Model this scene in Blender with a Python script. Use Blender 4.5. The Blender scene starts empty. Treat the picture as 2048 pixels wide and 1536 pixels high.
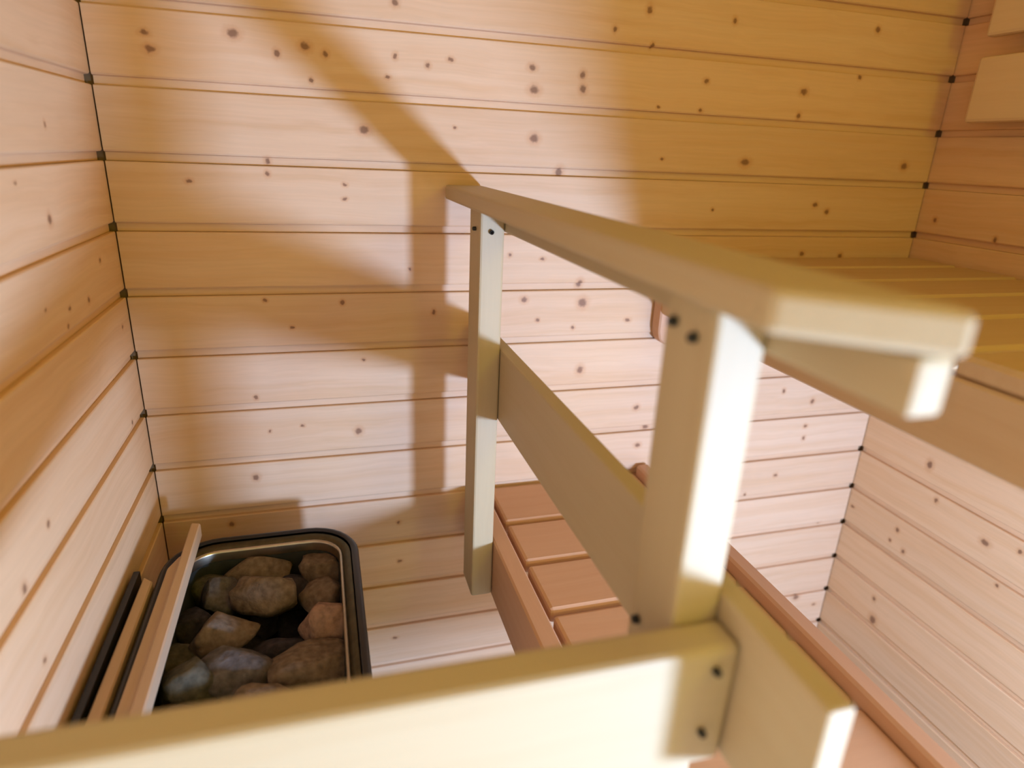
import bpy, bmesh, math, random
from mathutils import Vector, Matrix, Euler, noise

# ---------------------------------------------------------------- frame of reference
# plan units: 1 unit = 0.1 m (one cover width of the wall cladding); x right from the left wall,
# y towards the back wall (back wall face at y = 0), z up (z = ZF is the floor)
S = 0.1
ZF = -15.0
ZC = 7.0
YN = -25.0
XR = 15.04
def P(x, y, z): return Vector((x * S, y * S, (z - ZF) * S))

sc = bpy.context.scene
col = sc.collection

# ---------------------------------------------------------------- camera
cd = bpy.data.cameras.new('camera'); cam = bpy.data.objects.new('camera', cd); col.objects.link(cam)
cam.location = P(2.919, -11.044, -2.641)
cam.rotation_euler = (1.2261, -0.0419, -0.2799)
cd.sensor_width = 36; cd.lens = 1291.8 / 2048 * 36
cd.clip_start = 0.01; cd.clip_end = 20
cd.dof.use_dof = True; cd.dof.focus_distance = 1.0; cd.dof.aperture_fstop = 2.5
sc.camera = cam

# ---------------------------------------------------------------- world, lights, exposure
w = bpy.data.worlds.new('world'); sc.world = w; w.use_nodes = True
w.node_tree.nodes['Background'].inputs[0].default_value = (0.02, 0.018, 0.015, 1)
w.node_tree.nodes['Background'].inputs[1].default_value = 0.3
sc.view_settings.view_transform = 'Standard'; sc.view_settings.look = 'None'
sc.view_settings.gamma = 1; sc.view_settings.use_curve_mapping = False
sc.view_settings.exposure = 0.0
def light(name, kind, loc, energy, color, size, rot=None, sy=None):
    d = bpy.data.lights.new(name, kind); d.energy = energy; d.color = color
    if kind == 'POINT': d.shadow_soft_size = size
    if kind == 'AREA':
        d.size = size
        if sy: d.shape = 'RECTANGLE'; d.size_y = sy
    o = bpy.data.objects.new(name, d); col.objects.link(o); o.location = loc
    if rot: o.rotation_euler = rot
    return o
# lamp under the upper bench, towards the near end
light('under_bench_lamp', 'POINT', P(10.3, -15.8, -7.78), 60, (0.93, 1.39, 2.42), 0.065)
# warm ceiling lamp, seen by nothing here but its glow
light('ceiling_lamp', 'AREA', P(9.5, -12.0, 6.6), 1.6, (1.0, 0.90, 0.05), 0.25)
# added warm fill behind the camera to brighten the walls, no fixture there
light('warm_fill', 'POINT', P(10.5, -18.5, 1.0), 11.5, (0.96, 0.96, 0.05), 0.14)
# added yellow area fill at the near wall, for surfaces facing the camera
light('yellow_area_fill', 'AREA', P(4.3, YN + 0.6, -4.0), 1.8, (1.0, 0.98, 0.03), 0.6, (math.pi / 2, 0, 0), 1.3)
# added dim greenish fill left of the camera, tints the nearby rails
light('greenish_fill', 'POINT', P(0.9, -13.0, -3.2), 0.5, (0.78, 1.0, 0.55), 0.06)

sc.cycles.use_denoising = True
sc.cycles.max_bounces = 10; sc.cycles.diffuse_bounces = 7
sc.cycles.caustics_reflective = False; sc.cycles.caustics_refractive = False

# ---------------------------------------------------------------- materials
def wood(name, base, knots=(), generic=0.0, rough=0.55, vary=0.10, grain=1.0, spec=0.25, bump=0.12):
    m = bpy.data.materials.new(name); m.use_nodes = True
    nt = m.node_tree; N = nt.nodes; L = nt.links
    b = N['Principled BSDF']
    b.inputs['Roughness'].default_value = rough
    b.inputs['Specular IOR Level'].default_value = spec
    tc = N.new('ShaderNodeTexCoord'); oi = N.new('ShaderNodeObjectInfo')
    def vm(op, a=None, c=None, av=None, cv=None):
        n = N.new('ShaderNodeVectorMath'); n.operation = op
        if a: L.new(a, n.inputs[0])
        if c: L.new(c, n.inputs[1])
        if av is not None: n.inputs[0].default_value = av
        if cv is not None: n.inputs[1].default_value = cv
        return n
    def ma(op, a=None, c=None, av=None, cv=None, clamp=False):
        n = N.new('ShaderNodeMath'); n.operation = op; n.use_clamp = clamp
        if a: L.new(a, n.inputs[0])
        if c: L.new(c, n.inputs[1])
        if av is not None: n.inputs[0].default_value = av
        if cv is not None: n.inputs[1].default_value = cv
        return n
    def mix(fac, a, c, mode='MIX', av=None, cv=None, fv=None):
        n = N.new('ShaderNodeMix'); n.data_type = 'RGBA'; n.blend_type = mode
        if fac: L.new(fac, n.inputs[0])
        if fv is not None: n.inputs[0].default_value = fv
        if a: L.new(a, n.inputs[6])
        if c: L.new(c, n.inputs[7])
        if av is not None: n.inputs[6].default_value = av
        if cv is not None: n.inputs[7].default_value = cv
        return n
    rv = vm('SCALE', av=(31.0, 17.0, 23.0)); L.new(oi.outputs['Random'], rv.inputs['Scale'])
    # a slow warp so the grain runs a little wavy
    wn = N.new('ShaderNodeTexNoise'); wn.inputs['Scale'].default_value = 7; wn.inputs['Detail'].default_value = 2
    sh = vm('ADD', tc.outputs['Object'], rv.outputs[0]); L.new(sh.outputs[0], wn.inputs['Vector'])
    wc = vm('SUBTRACT', wn.outputs['Color'], cv=(0.5, 0.5, 0.5)); ws = vm('SCALE', wc.outputs[0]); ws.inputs['Scale'].default_value = 0.020
    pos = vm('ADD', sh.outputs[0], ws.outputs[0])
    def noi(scale, detail=4.0):
        s = vm('MULTIPLY', pos.outputs[0], cv=scale)
        n = N.new('ShaderNodeTexNoise'); n.inputs['Scale'].default_value = 1; n.inputs['Detail'].default_value = detail
        L.new(s.outputs[0], n.inputs['Vector']); return n.outputs['Fac']
    g1 = noi((1.6, 60, 60)); g2 = noi((5, 260, 260), 3); g3 = noi((0.9, 11, 11), 2)
    r = N.new('ShaderNodeMapRange'); L.new(g1, r.inputs[0]); r.inputs[1].default_value = 0.42; r.inputs[2].default_value = 0.68
    r3 = N.new('ShaderNodeMapRange'); L.new(g3, r3.inputs[0]); r3.inputs[1].default_value = 0.35; r3.inputs[2].default_value = 0.70
    dark = tuple(c * k for c, k in zip(base, (0.86, 0.74, 0.60))) + (1,)
    warm = tuple(c * k for c, k in zip(base, (0.97, 0.86, 0.74))) + (1,)
    f1 = ma('MULTIPLY', r.outputs[0], cv=0.50 * grain)
    f3 = ma('MULTIPLY', r3.outputs[0], cv=0.45 * grain)
    c1 = mix(f1.outputs[0], None, None, av=tuple(base) + (1,), cv=dark)
    c2 = mix(f3.outputs[0], c1.outputs[2], None, cv=warm)
    r2 = N.new('ShaderNodeMapRange'); L.new(g2, r2.inputs[0]); r2.inputs[3].default_value = 1 - .10 * grain; r2.inputs[4].default_value = 1 + .06 * grain
    c3 = mix(None, c2.outputs[2], r2.outputs[0], 'MULTIPLY', fv=1)
    rr = N.new('ShaderNodeMapRange'); L.new(oi.outputs['Random'], rr.inputs[0]); rr.inputs[3].default_value = 1 - vary; rr.inputs[4].default_value = 1.0
    c4 = mix(None, c3.outputs[2], rr.outputs[0], 'MULTIPLY', fv=1)
    out = c4.outputs[2]
    # knots: nearest of the listed ones (object space), wobbled
    dist = None
    if knots:
        kn = N.new('ShaderNodeTexNoise'); kn.inputs['Scale'].default_value = 130; L.new(tc.outputs['Object'], kn.inputs['Vector'])
        kc = vm('SUBTRACT', kn.outputs['Color'], cv=(0.5, 0.5, 0.5)); ks = vm('SCALE', kc.outputs[0]); ks.inputs['Scale'].default_value = 0.006
        kp = vm('ADD', tc.outputs['Object'], ks.outputs[0])
        for (u, v, rad) in knots:
            a = vm('SUBTRACT', kp.outputs[0], cv=(u * S, 0, v * S))
            q = random.uniform(0.85, 1.25)
            a = vm('MULTIPLY', a.outputs[0], cv=(1 / (rad * S * q), 0, q / (rad * S)))
            l = vm('LENGTH', a.outputs[0])
            dist = l.outputs['Value'] if dist is None else ma('MINIMUM', dist, l.outputs['Value']).outputs[0]
    if generic > 0:
        gs = vm('MULTIPLY', sh.outputs[0], cv=(9, 14, 14)); gw = vm('ADD', gs.outputs[0], wc.outputs[0])
        vo = N.new('ShaderNodeTexVoronoi'); vo.inputs['Scale'].default_value = 1; L.new(gw.outputs[0], vo.inputs['Vector'])
        sep = N.new('ShaderNodeSeparateColor'); L.new(vo.outputs['Color'], sep.inputs[0])
        sz = N.new('ShaderNodeMapRange'); L.new(sep.outputs[0], sz.inputs[0]); sz.inputs[1].default_value = 1 - generic; sz.inputs[2].default_value = 1
        sz.inputs[3].default_value = 0.0001; sz.inputs[4].default_value = 0.075
        dv = ma('DIVIDE', vo.outputs['Distance'], sz.outputs[0])
        dist = dv.outputs[0] if dist is None else ma('MINIMUM', dist, dv.outputs[0]).outputs[0]
    if dist is not None:
        halo = N.new('ShaderNodeMapRange'); halo.interpolation_type = 'SMOOTHSTEP'; L.new(dist, halo.inputs[0])
        halo.inputs[1].default_value = 0.9; halo.inputs[2].default_value = 2.3; halo.inputs[3].default_value = 0.42; halo.inputs[4].default_value = 0
        core = N.new('ShaderNodeMapRange'); core.interpolation_type = 'SMOOTHSTEP'; L.new(dist, core.inputs[0])
        core.inputs[1].default_value = 0.45; core.inputs[2].default_value = 1.15; core.inputs[3].default_value = 0.74; core.inputs[4].default_value = 0
        h = mix(halo.outputs[0], out, None, cv=(base[0] * .72, base[1] * .5, base[2] * .36, 1))
        k2 = mix(core.outputs[0], h.outputs[2], None, cv=(0.135, 0.055, 0.028, 1))
        out = k2.outputs[2]
    L.new(out, b.inputs['Base Color'])
    bp = N.new('ShaderNodeBump'); bp.inputs['Strength'].default_value = bump; bp.inputs['Distance'].default_value = 0.0006
    L.new(g1, bp.inputs['Height']); L.new(bp.outputs[0], b.inputs['Normal'])
    return m

def plain(name, colr, rough=0.5, metal=0.0, nscale=0, namp=0.0, bump=0.0, spec=0.5):
    m = bpy.data.materials.new(name); m.use_nodes = True
    nt = m.node_tree; b = nt.nodes['Principled BSDF']
    b.inputs['Base Color'].default_value = (*colr, 1); b.inputs['Roughness'].default_value = rough
    b.inputs['Metallic'].default_value = metal; b.inputs['Specular IOR Level'].default_value = spec
    if nscale:
        tc = nt.nodes.new('ShaderNodeTexCoord'); n = nt.nodes.new('ShaderNodeTexNoise'); n.inputs['Scale'].default_value = nscale
        n.inputs['Detail'].default_value = 6
        nt.links.new(tc.outputs['Object'], n.inputs['Vector'])
        r = nt.nodes.new('ShaderNodeValToRGB'); nt.links.new(n.outputs['Fac'], r.inputs[0])
        r.color_ramp.elements[0].position = .3; r.color_ramp.elements[1].position = .7
        r.color_ramp.elements[0].color = (*[c * (1 - namp) for c in colr], 1)
        r.color_ramp.elements[1].color = (*[min(1, c * (1 + namp)) for c in colr], 1)
        nt.links.new(r.outputs[0], b.inputs['Base Color'])
        if bump:
            bp = nt.nodes.new('ShaderNodeBump'); bp.inputs['Strength'].default_value = bump; bp.inputs['Distance'].default_value = 0.003
            nt.links.new(n.outputs['Fac'], bp.inputs['Height']); nt.links.new(bp.outputs[0], b.inputs['Normal'])
    return m

random.seed(4)
SPRUCE = (0.72, 0.51, 0.335)
ASPEN = (0.46, 0.37, 0.225)
ALDER = (0.60, 0.355, 0.21)
M_wall = wood('spruce_cladding', SPRUCE, generic=0.16)
M_rail = wood('pale_rail_wood', ASPEN, grain=0.35, vary=0.03)
M_bench = wood('bench_wood', ALDER, grain=0.45, vary=0.06)
M_upper = wood('upper_bench_wood', (0.56, 0.40, 0.235), grain=0.45, vary=0.05)
M_back = wood('backrest_wood', (0.70, 0.53, 0.33), grain=0.4, vary=0.03)
M_batten = wood('sawn_batten_wood', (0.60, 0.43, 0.27), grain=0.7)
M_under = wood('backing_wood', (0.30, 0.19, 0.10), grain=0.5)
M_black = plain('black_enamel', (0.012, 0.011, 0.010), 0.35)
M_steel = plain('stove_steel', (0.46, 0.40, 0.30), 0.32, 1.0, 60, .1)
M_inner = plain('dark_steel', (0.03, 0.032, 0.028), 0.7, 0.3, 40, .3)  # near-black steel for the inside of the stone basket
M_screw = plain('screw_metal', (0.035, 0.035, 0.03), 0.5, 0.6)

# ---------------------------------------------------------------- mesh helpers
ROT = {'x': Matrix.Identity(3), 'y': Matrix.Rotation(math.pi / 2, 3, 'Z'), 'z': Matrix.Rotation(-math.pi / 2, 3, 'Y'),
       'ym': Matrix.Rotation(-math.pi / 2, 3, 'Z'), 'xm': Matrix.Rotation(math.pi, 3, 'Z')}
def tag(o, label=None, cat=None, group=None, kind=None):
    if label: o['label'] = label
    if cat: o['category'] = cat
    if group: o['group'] = group
    if kind: o['kind'] = kind
    return o
def empty(name, loc, **k):
    o = bpy.data.objects.new(name, None); col.objects.link(o); o.location = loc; o.empty_display_size = 0.05
    return tag(o, **k)
def finish(name, bm, mat, parent, origin, axis='x', smooth=False):
    """bm holds world-space (metre) vertices; store them relative to origin, length along local X."""
    R = ROT[axis]
    bm.transform(R.transposed().to_4x4() @ Matrix.Translation(-origin))
    bmesh.ops.recalc_face_normals(bm, faces=bm.faces)
    me = bpy.data.meshes.new(name); bm.to_mesh(me); bm.free()
    me.materials.append(mat)
    if smooth:
        for p in me.polygons: p.use_smooth = True
    o = bpy.data.objects.new(name, me); col.objects.link(o)
    wm = Matrix.Translation(origin) @ R.to_4x4()
    if parent is not None:
        o.parent = parent
        pm = Matrix.Translation(parent.location) @ parent.rotation_euler.to_matrix().to_4x4()
        if parent.parent is not None: pm = Matrix.Translation(parent.parent.location) @ parent.parent.rotation_euler.to_matrix().to_4x4() @ pm
        wm = pm.inverted() @ wm
    o.location = wm.to_translation(); o.rotation_euler = wm.to_euler()
    return o
def prism_bm(poly, a, b, plane='xy', bevel=0.02, seg=1):
    """poly in plan units in the given plane, extruded from a to b along the third axis"""
    bm = bmesh.new()
    def pt(q, t):
        if plane == 'xy': return P(q[0], q[1], t)
        if plane == 'xz': return P(q[0], t, q[1])
        return P(t, q[0], q[1])
    A = [bm.verts.new(pt(q, a)) for q in poly]; B = [bm.verts.new(pt(q, b)) for q in poly]
    bm.faces.new(A); bm.faces.new(list(reversed(B)))
    n = len(poly)
    for i in range(n): bm.faces.new((A[i], B[i], B[(i + 1) % n], A[(i + 1) % n]))
    bmesh.ops.recalc_face_normals(bm, faces=bm.faces)
    if bevel:
        bmesh.ops.bevel(bm, geom=list(bm.edges), offset=bevel * S, segments=seg, affect='EDGES', profile=0.5)
    return bm
def board(name, lo, hi, axis, mat, parent, bevel=0.03, seg=1):
    x0, y0, z0 = lo; x1, y1, z1 = hi
    bm = prism_bm([(x0, y0), (x1, y0), (x1, y1), (x0, y1)], z0, z1, 'xy', bevel, seg)
    return finish(name, bm, mat, parent, P((x0 + x1) / 2, (y0 + y1) / 2, (z0 + z1) / 2), axis)
def screw(c, n, r, parent):
    """flush countersunk screw head: a dished disc with a cross slot bottom, at c facing n"""
    bm = bmesh.new(); n = Vector(n).normalized()
    t = n.orthogonal().normalized(); u = n.cross(t)
    rings = []
    for (rr, h) in ((r, 0.0), (r, 0.03), (r * .8, 0.045), (r * .35, 0.03), (r * .3, 0.0)):
        rings.append([bm.verts.new(P(*c) + (n * h + (t * math.cos(a) + u * math.sin(a)) * rr) * S) for a in [i * math.tau / 10 for i in range(10)]])
    for A, B in zip(rings, rings[1:]):
        for i in range(10): bm.faces.new((A[i], A[(i + 1) % 10], B[(i + 1) % 10], B[i]))
    bm.faces.new(rings[-1]); bm.faces.new(rings[0])
    return finish('screw', bm, M_screw, parent, P(*c))

# ---------------------------------------------------------------- walls: tongue-and-groove planks
# profile across a plank: (depth out of the wall, z); full face, soft lower edge, recessed tongue strip
PROF = [(-0.155, 0.0), (-0.012, 0.0), (0.0, -0.014), (0.0, -0.845), (-0.014, -0.868), (-0.075, -0.88), (-0.075, -0.995), (-0.155, -0.995)]
def plank_mesh(u0, u1):
    bm = bmesh.new()
    A = [bm.verts.new(Vector((u0, -d, z)) * S) for d, z in PROF]; B = [bm.verts.new(Vector((u1, -d, z)) * S) for d, z in PROF]
    n = len(PROF)
    for i in range(n): bm.faces.new((A[i], A[(i + 1) % n], B[(i + 1) % n], B[i]))
    bm.faces.new(list(reversed(A))); bm.faces.new(B)
    bmesh.ops.recalc_face_normals(bm, faces=bm.faces)
    me = bpy.data.meshes.new('plank'); bm.to_mesh(me); bm.free()
    me.materials.append(M_wall)
    return me
# knots seen on the cladding: row -> (position along the wall, height within the row, radius)
K_BACK = {1: [(0.75, -0.3, 0.049), (0.8, -0.5, 0.063), (1.89, -0.22, 0.076), (2.47, -0.43, 0.048), (2.87, -0.31, 0.069), (3.15, -0.39, 0.048), (2.93, -0.76, 0.034), (4.18, -0.34, 0.042), (4.68, -0.43, 0.042), (5.04, -0.32, 0.042), (4.06, -0.64, 0.035), (6.38, -0.34, 0.058), (6.43, -0.67, 0.079), (7.26, -0.39, 0.059), (7.28, -0.6, 0.066), (9.59, -0.33, 0.048), (11.64, -0.37, 0.07), (8.71, -0.80, 0.031), (9.54, -0.81, 0.04), (11.62, -0.79, 0.052), (12.82, -0.05, 0.046)], 2: [(3.68, -0.41, 0.075), (6.47, -0.41, 0.079), (6.97, -0.93, 0.073), (5.12, -0.31, 0.028), (2.22, -0.93, 0.048), (8.9, -0.64, 0.031), (10.62, -0.64, 0.083), (14.34, -0.58, 0.079)], 3: [(2.21, -0.11, 0.041), (1.09, -0.25, 0.042), (3.35, -0.24, 0.034), (3.34, -0.46, 0.034), (12.37, -0.37, 0.054), (12.68, -0.5, 0.055), (10.07, -0.51, 0.033)], 4: [(12.28, -0.33, 0.054), (13.23, -0.38, 0.057), (4.37, -0.59, 0.028), (6.13, -0.35, 0.036), (6.74, -0.42, 0.037), (7.5, -0.88, 0.07)], 0: [(7.77, -0.67, 0.045), (8.48, -0.85, 0.039), (4.19, -0.62, 0.056), (8.36, -0.34, 0.062), (9.99, -0.35, 0.049), (13.01, -0.24, 0.056)], 5: [(4.78, -0.35, 0.043), (2.01, -0.08, 0.035), (3.23, -0.14, 0.042), (2.4, -0.55, 0.035), (6.43, -0.16, 0.059), (6.71, -0.55, 0.037), (8.55, -0.6, 0.047), (7.42, -0.71, 0.038), (7.58, -0.24, 0.091)], 6: [(7.64, -0.57, 0.078), (3.54, -0.17, 0.029), (1.73, -0.76, 0.037)], 7: [(3.41, -0.52, 0.067), (2.45, -0.34, 0.03), (1.9, -0.4, 0.03), (8.95, -0.45, 0.058), (9.25, -0.93, 0.06), (13.32, -0.61, 0.059), (12.5, -0.31, 0.048)], 8: [(1.6, -0.27, 0.062), (9.08, -0.31, 0.06), (13.27, -0.21, 0.05), (13.29, -0.51, 0.05)], 9: [(4.09, -0.52, 0.04), (1.11, -0.16, 0.056), (12.72, -0.4, 0.05), (11.98, -0.83, 0.04)], 10: [(4.1, -0.41, 0.042), (14.34, -0.9, 0.044)], 13: [(14.11, -0.05, 0.082), (14.73, -0.37, 0.048)], 12: [(3.97, -0.28, 0.045)]}
K_LEFT = {3: [(-2.39, -0.58, 0.063), (-3.11, -0.14, 0.026)], 2: [(-2.0, -0.57, 0.035)], 4: [(-0.9, -0.28, 0.04), (-1.61, -0.68, 0.044), (-2.31, -0.63, 0.035), (-2.46, -0.8, 0.029), (-3.0, -0.48, 0.027)], 5: [(-0.39, -0.35, 0.035)], 6: [(-0.69, -0.8, 0.036), (-4.04, -0.54, 0.042), (-4.8, -0.81, 0.06)], 7: [(-4.76, -0.7, 0.042), (-4.09, -0.9, 0.034)]}
K_RIGHT = {8: [(-1.76, -0.49, 0.081)], 9: [(-2.11, -0.14, 0.051), (-3.29, -0.41, 0.079), (-3.92, -0.2, 0.048)], 10: [(-1.45, -0.27, 0.053), (-1.72, -0.66, 0.053), (-0.15, -0.42, 0.045), (-3.74, -0.08, 0.04), (-1.34, -0.61, 0.043)], 12: [(-1.46, -0.74, 0.104), (-1.35, -0.22, 0.056)], 3: [(-0.4, -0.59, 0.05), (-1.76, -0.81, 0.047)]}
def backing(name, lo, hi, label=None):
    o = board(name, lo, hi, 'x', M_under, None, bevel=0)
    o['kind'] = 'structure'
    return o
def clad(wall, rot, org, u0, u1, knots, sign, base=SPRUCE):
    me = plank_mesh(u0, u1)
    if base != SPRUCE: me.materials[0] = wood('spruce_cladding_lit_tint', base, generic=0.16)  # side wall tint puts the light on that wall into the plank colour
    for k in range(-7, 15):
        o = bpy.data.objects.new('plank', me); col.objects.link(o)
        W = Matrix.Translation(P(org[0], org[1], -k)) @ ROT[rot].to_4x4()
        pm = Matrix.Translation(wall.location)
        W = pm.inverted() @ W
        o.parent = wall; o.location = W.to_translation(); o.rotation_euler = W.to_euler()
        if k in knots:
            m = wood('spruce_plank_with_knots', base, [(sign * u, v, r) for u, v, r in knots[k]], generic=0.05)
            o.material_slots[0].link = 'OBJECT'; o.material_slots[0].material = m
wb = backing('wall_back', (-1.0, 0.16, ZF), (XR + 1.0, 0.8, ZC))
wl = backing('wall_left', (-0.8, YN, ZF), (-0.16, 0.16, ZC))
wr = backing('wall_right', (XR + 0.16, YN, ZF), (XR + 0.8, 0.16, ZC))
wn = backing('wall_near', (-1.0, YN - 0.8, ZF), (XR + 1.0, YN - 0.16, ZC))
clad(wb, 'x', (0, 0), 0.022, XR - 0.022, K_BACK, 1)
clad(wl, 'y', (0, 0), YN, 0.02, K_LEFT, 1, (0.80, 0.565, 0.34))  # lighter base stands in for extra light on the left wall
clad(wr, 'ym', (XR, 0), -0.02, -YN, K_RIGHT, -1, (0.755, 0.515, 0.30))  # redder base stands in for warm bounced light on the right wall
clad(wn, 'xm', (0, YN), -XR + 0.05, -0.05, {}, 1)
# floor and ceiling
fl = board('floor', (-1, YN - 1, ZF - 0.6), (XR + 1, 1, ZF), 'x', plain('floor_tile', (0.30, 0.27, 0.23), 0.5, 0, 8, .15), None, 0); fl['kind'] = 'structure'
ce = board('ceiling', (-1, YN - 1, ZC + 0.12), (XR + 1, 1, ZC + 0.7), 'x', M_under, None, 0); ce['kind'] = 'structure'
for i in range(15):
    board('plank', (i * 1.003 + .02, YN + .05, ZC), (i * 1.003 + .96, -.05, ZC + 0.12), 'y', M_wall, ce, 0.02)

# unseen dark framed panel added on the near wall to soak up bounced light
dr = empty('bounce_absorber', P(4.0, YN + .2, ZF), kind='structure')
M_absorber = plain('absorber_dark', (0.03, 0.035, 0.03), 0.08)
board('absorber_panel', (1.0, YN + .03, ZF + .1), (7.6, YN + .12, 4.0), 'z', M_absorber, dr, 0.01)
for x0, x1 in ((0.5, 1.0), (7.6, 8.1)): board('absorber_frame', (x0, YN + .02, ZF + .02), (x1, YN + .35, 4.0), 'z', M_rail, dr)
board('absorber_frame', (0.5, YN + .02, 4.0), (8.1, YN + .35, 4.5), 'x', M_rail, dr)

# ---------------------------------------------------------------- upper bench
ub = empty('upper_bench', P(12, -12, ZF), label='upper wooden bench seen edge-on beyond the handrail, fixed to the right wall', cat='bench')
board('front_beam', (9.08, -24.5, -5.42), (9.34, -0.06, -4.62), 'y', M_upper, ub)
board('rear_beam', (14.70, -24.5, -5.42), (14.98, -0.06, -4.66), 'y', M_upper, ub)
y = -0.15
while y > -24.0:
    board('slat', (9.12, y - 1.10, -4.62), (14.95, y, -4.38), 'x', M_upper, ub, 0.05)
    y -= 1.22
# wall ledger that carries the far end of the deck: rounded lower corner
pts = [(9.36, -4.7), (9.06, -4.7), (9.06, -5.75), (9.10, -5.92), (9.20, -6.02), (9.36, -6.04), (14.6, -6.04), (14.6, -4.7)]
bm = prism_bm(pts, -0.34, -0.03, 'xz', 0.03)
lg = finish('wall_ledger', bm, M_bench, ub, P(11.8, -0.18, -5.3)); lg['label'] = 'red-brown ledger on the back wall with a rounded lower end'  # browner wood than the deck puts the shade below it into the colour

# backrest on the right wall
br = empty('backrest', P(14.7, -3, -1), label='pale slatted backrest on the right wall above the upper bench', cat='backrest')
for z0, z1 in ((-1.78, -0.68), (-0.36, 0.74), (1.06, 2.16)):
    board('backrest_slat', (14.50, -12.0, z0), (14.74, -0.92, z1), 'y', M_back, br, 0.06, 2)
for yy in (-2.6, -8.0):
    board('bracket', (14.74, yy - .25, -1.7), (15.03, yy + .25, 2.1), 'z', M_back, br)

# ---------------------------------------------------------------- lower bench
lb = empty('lower_bench', P(7.4, -4.6, ZF), label='lower slatted red-brown wooden bench behind the safety rail', cat='bench')
board('front_beam', (5.47, -9.3, -9.98), (5.76, -0.08, -8.86), 'y', M_bench, lb)
board('rear_beam', (9.06, -9.3, -9.45), (9.34, -0.08, -8.72), 'y', M_bench, lb, 0.04)
y = -0.08; first = True
edges = [(-0.06, -1.33)]
yy = -1.44
while yy > -9.0:
    edges.append((yy, yy - 1.12)); yy -= 1.23
for a, b in edges:
    bm = bmesh.new()
    board('slat', (5.86, b, -9.18), (9.05, a, -8.93), 'x', M_bench, lb, 0.06, 2)
for yy in (-1.0, -8.6):
    board('cross_bearer', (5.77, yy - .25, -9.85), (9.05, yy, -9.19), 'x', M_bench, lb)

# ---------------------------------------------------------------- safety rail with its posts
sr = empty('safety_rail', P(5.3, -7, ZF), label='pale wooden safety rail with handrail and two posts around the heater', cat='railing')
pA = board('post', (5.10, -2.00, -9.92), (5.46, -1.32, -3.42), 'z', wood('post_wood_with_knots', ASPEN, grain=.4, vary=.02), sr, 0.035, 2)
pB = board('post', (5.10, -7.90, -9.92), (5.46, -7.30, -3.42), 'z', M_rail, sr, 0.035, 2)
cap = prism_bm([(4.95, -0.06), (4.95, -8.50), (5.60, -9.04), (5.60, -0.06)], -3.42, -3.19, 'xy', 0.045, 2)
finish('handrail_cap', cap, M_rail, sr, P(5.33, -4.6, -3.3), 'y')
board('top_rail', (5.465, -8.92, -3.73), (5.68, -0.9, -3.425), 'y', M_rail, sr, 0.035, 2)
board('middle_rail', (5.465, -8.94, -6.64), (5.66, -0.03, -5.47), 'y', M_rail, sr, 0.03, 2)
gr = board('front_rail', (0.03, -8.20, -6.60), (5.45, -7.905, -5.60), 'x', M_rail, sr, 0.05, 2)
#board('lower_front_rail', (0.03, -8.20, -9.75), (5.45, -7.905, -8.80), 'x', M_rail, sr, 0.03)
gr.rotation_euler = (0, math.radians(1.0), 0)
screw((5.26, -2.01, -3.72), (0, -1, 0), 0.035, pA)
screw((5.09, -1.75, -3.70), (-1, 0, 0), 0.03, pA)
screw((5.09, -7.45, -3.62), (-1, 0, 0), 0.035, pB)
screw((5.09, -7.70, -3.66), (-1, 0, 0), 0.035, pB)
screw((5.09, -7.47, -5.95), (-1, 0, 0), 0.035, pB)
screw((5.27, -8.21, -5.80), (0, -1, 0), 0.028, gr)
screw((5.24, -8.21, -6.32), (0, -1, 0), 0.028, gr)

# ---------------------------------------------------------------- sauna heater
def rrect(x0, x1, y0, y1, r, off, n=8):
    x0 += off; x1 -= off; y0 += off; y1 -= off; r = max(r - off, 0.05)
    out = []
    for cx, cy, a0 in ((x1 - r, y1 - r, 0), (x0 + r, y1 - r, 90), (x0 + r, y0 + r, 180), (x1 - r, y0 + r, 270)):
        for i in range(n + 1):
            a = math.radians(a0 + 90 * i / n); out.append((cx + r * math.cos(a), cy + r * math.sin(a)))
    return out
HX0, HX1, HY0, HY1, HR = 0.37, 3.24, -5.70, -1.18, 0.78
def ringmesh(name, prof, mat, parent, cap_last=False):
    bm = bmesh.new(); rows = []
    for off, z in prof: rows.append([bm.verts.new(P(x, y, z)) for x, y in rrect(HX0, HX1, HY0, HY1, HR, off)])
    n = len(rows[0])
    for A, B in zip(rows, rows[1:]):
        for i in range(n): bm.faces.new((A[i], A[(i + 1) % n], B[(i + 1) % n], B[i]))
    if cap_last: bm.faces.new(rows[-1])
    o = finish(name, bm, mat, parent, P((HX0 + HX1) / 2, (HY0 + HY1) / 2, prof[0][1]), 'x', True)
    return o
ht = empty('sauna_heater', P(1.8, -3.4, ZF), label='black electric sauna heater in the corner with a rounded metal rim', cat='heater')
ringmesh('casing', [(0.10, ZF + 1.2), (0.0, ZF + 1.3), (0.0, -8.80), (0.0, -8.72), (0.03, -8.68), (0.075, -8.67), (0.11, -8.70)], M_black, ht)
board('gap_strip', (0.06, -6.3, ZF + 2.0), (0.14, -2.0, -8.60), 'y', M_black, ht, 0.0)  # black strip added for the dark gap beside the narrow batten
bt = ringmesh('bottom_plate', [(0.12, ZF + 1.35), (0.12, ZF + 1.28)], M_black, ht, True)
ringmesh('inner_rim', [(0.115, -8.74), (0.14, -8.72), (0.20, -8.77), (0.24, -8.80)], plain('tarnished_brass_steel', (0.10, 0.088, 0.05), 0.4, 1.0, 50, .2), ht)
ringmesh('rim_lip', [(0.24, -8.81), (0.255, -8.76), (0.285, -8.75), (0.30, -8.80), (0.305, -8.95)], M_steel, ht)
ringmesh('stone_basket', [(0.31, -8.93), (0.34, -9.3), (0.42, -10.4), (0.5, -10.6)], M_inner, ht, True)
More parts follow.
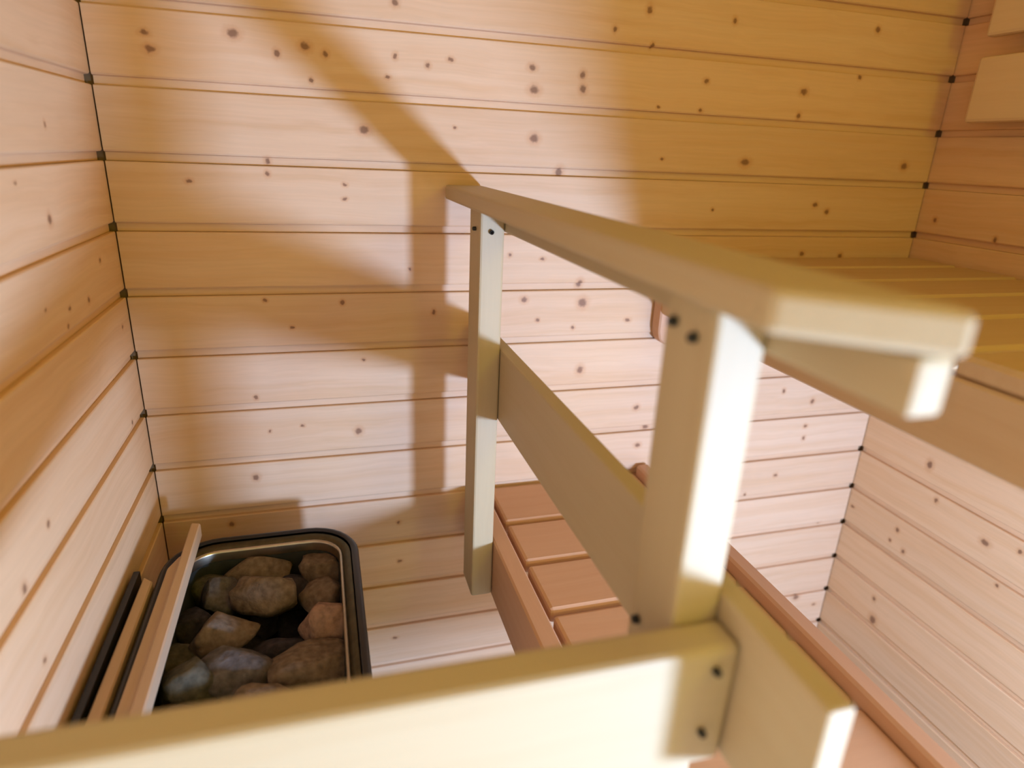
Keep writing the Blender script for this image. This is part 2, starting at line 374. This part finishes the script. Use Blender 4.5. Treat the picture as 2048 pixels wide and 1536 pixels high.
for lx, ly in ((0.7, -5.2), (2.9, -5.2), (0.7, -1.7), (2.9, -1.7)):
    bm = bmesh.new(); bmesh.ops.create_cone(bm, cap_ends=True, segments=12, radius1=0.018, radius2=0.014, depth=0.128, matrix=Matrix.Translation(P(lx, ly, ZF + 0.64)))
    finish('foot', bm, M_black, ht, P(lx, ly, ZF))

# stones
def rock_mat(name, c):
    return plain(name, c, 0.9, 0, 90, 0.35, 0.9, 0.03)
RM = {'brown': rock_mat('brown_stone', (0.17,0.125,0.085)), 'grey': rock_mat('grey_stone', (0.115,0.10,0.09)),
      'dark': rock_mat('dark_stone', (0.05,0.043,0.047)), 'tan': rock_mat('tan_stone', (0.26,0.165,0.115)),
      'green': rock_mat('green_grey_stone', (0.105,0.095,0.066))}
def stone(x, y, z, a, b, h, tilt, seed, mat, label, group=None, sub=3):
    rnd = random.Random(seed); bm = bmesh.new()
    bmesh.ops.create_icosphere(bm, subdivisions=sub, radius=1)
    planes = []
    for i in range(15):
        v = Vector((rnd.gauss(0, 1), rnd.gauss(0, 1), rnd.gauss(0, 1))).normalized(); planes.append((v, rnd.uniform(0.52, 0.84)))
    off = Vector((seed * 3.1, seed * 1.7, 0))
    for v in bm.verts:
        p = v.co.copy()
        for n, d in planes:
            t = p.dot(n)
            if t > d: p -= n * (t - d) * 0.93
        p *= 1 + 0.10 * noise.noise(p * 2.3 + off) + 0.035 * noise.noise(p * 7 + off)
        v.co = Vector((p.x * a * 1.22, p.y * b * 1.22, p.z * h * 1.14)) * S
    for e in bm.edges:
        if len(e.link_faces) == 2 and e.calc_face_angle(0) > 0.45: e.smooth = False
    me = bpy.data.meshes.new('sauna_stone'); bm.to_mesh(me); bm.free(); me.materials.append(mat)
    for p in me.polygons: p.use_smooth = True
    o = bpy.data.objects.new('sauna_stone', me); col.objects.link(o); o.location = P(x, y, z)
    o.rotation_euler = (rnd.uniform(-.2, .2), rnd.uniform(-.2, .2), math.radians(tilt))
    tag(o, label, 'stone', group)
    return o
ST = 'stones in the heater'
for i, (x, y, z, a, b, h, tilt, mt, lab) in enumerate([
    (1.72, -1.58, -9.18, .56, .34, .30, 6, 'brown', 'long brown stone lying along the middle of the heater back rim'),
    (2.66, -1.75, -9.18, .33, .40, .34, -20, 'brown', 'brown stone in the back right corner of the heater'),
    (2.70, -2.40, -9.18, .36, .38, .32, 10, 'brown', 'rounded brown stone at the right, just behind the tan one'),
    (1.18, -1.96, -9.22, .40, .32, .28, 15, 'grey', 'blue-grey stone left of centre, beside the planks near the heater back'),
    (1.90, -2.42, -9.00, .52, .38, .34, -35, 'brown', 'large angular brown stone on top in the centre of the heater'),
    (1.30, -3.04, -9.08, .48, .34, .32, 18, 'brown', 'large brown stone with flat top, left of the centre one'),
    (2.76, -3.22, -9.02, .46, .38, .36, -12, 'tan', 'reddish tan stone against the right rim of the heater'),
    (0.86, -2.55, -9.28, .34, .34, .30, 0, 'dark', 'dark bluish stone in the gap next to the planks'),
    (1.58, -3.86, -9.04, .44, .36, .34, 5, 'grey', 'grey stone with a purple tint at the middle of the front row'),
    (2.50, -3.98, -9.06, .66, .36, .32, 4, 'brown', 'wide flat brown stone at the right of the front row'),
    (1.00, -3.98, -9.04, .36, .36, .34, 30, 'green', 'pointed greenish grey stone at the left of the front row'),
    (0.82, -3.28, -9.26, .28, .32, .28, 0, 'green', 'small dark greenish stone beside the planks'),
    (2.02, -3.28, -9.38, .40, .30, .28, 0, 'dark', 'dark stone sunk between the central and front stones'),
    (0.98, -1.62, -9.36, .40, .30, .26, 12, 'green', 'flat dark green-grey stone in the back left corner of the heater'),
    (2.16, -1.98, -9.40, .36, .30, .28, 0, 'dark', 'dark stone sunk behind the large central stone'),
    (3.00, -2.72, -9.48, .22, .36, .28, 0, 'dark', 'narrow dark stone squeezed against the right wall of the basket'),
    (1.90, -4.62, -9.10, .50, .38, .34, 0, 'brown', 'brown stone hidden mostly behind the front rail, centre'),
    (2.75, -4.75, -9.12, .42, .40, .34, 0, 'grey', 'grey stone hidden mostly behind the front rail, right'),
    (1.10, -4.78, -9.12, .42, .36, .34, 0, 'grey', 'grey stone hidden mostly behind the front rail, left'),
    ]):
    stone(x, y, z, a, b, h, tilt, 11 + i * 7, RM[mt], lab, ST)
k = 0
for x in (0.95, 1.6, 2.25, 2.8):
    for y in (-1.9, -2.7, -3.5, -4.3):
        stone(x + .1 * math.sin(k * 2.1), y + .1 * math.cos(k * 1.3), -9.98, .31, .36, .27, k * 40, 300 + k, RM['dark'],
              'dark stone deep in the heater under the top layer', 'lower layer of heater stones', 2); k += 1

# planks beside and on the heater, running towards the back wall
def plankthing(poly, z0, z1, lab):
    bm = prism_bm(poly, z0, z1, 'xy', 0.02)
    xs = [p[0] for p in poly]; ys = [p[1] for p in poly]
    o = finish('wooden_batten', bm, M_batten, None, P(sum(xs) / len(xs), sum(ys) / len(ys), (z0 + z1) / 2), 'y')
    return tag(o, lab, 'batten', 'battens laid along the left side of the heater')
plankthing([(0.17, -6.4), (0.33, -6.4), (0.34, -2.2), (0.19, -2.05)], -8.95, -8.66, 'narrow pale batten nearest the left wall, with a knot')
plankthing([(0.47, -6.4), (0.68, -6.4), (0.68, -1.66), (0.60, -1.74), (0.50, -2.0)], -8.665, -8.60, 'flat pale batten lying on the left rim of the heater')
plankthing([(0.69, -6.4), (0.84, -6.4), (0.84, -1.12), (0.70, -1.08)], -8.66, -8.42, 'longest pale batten crossing the heater rim towards the back wall')
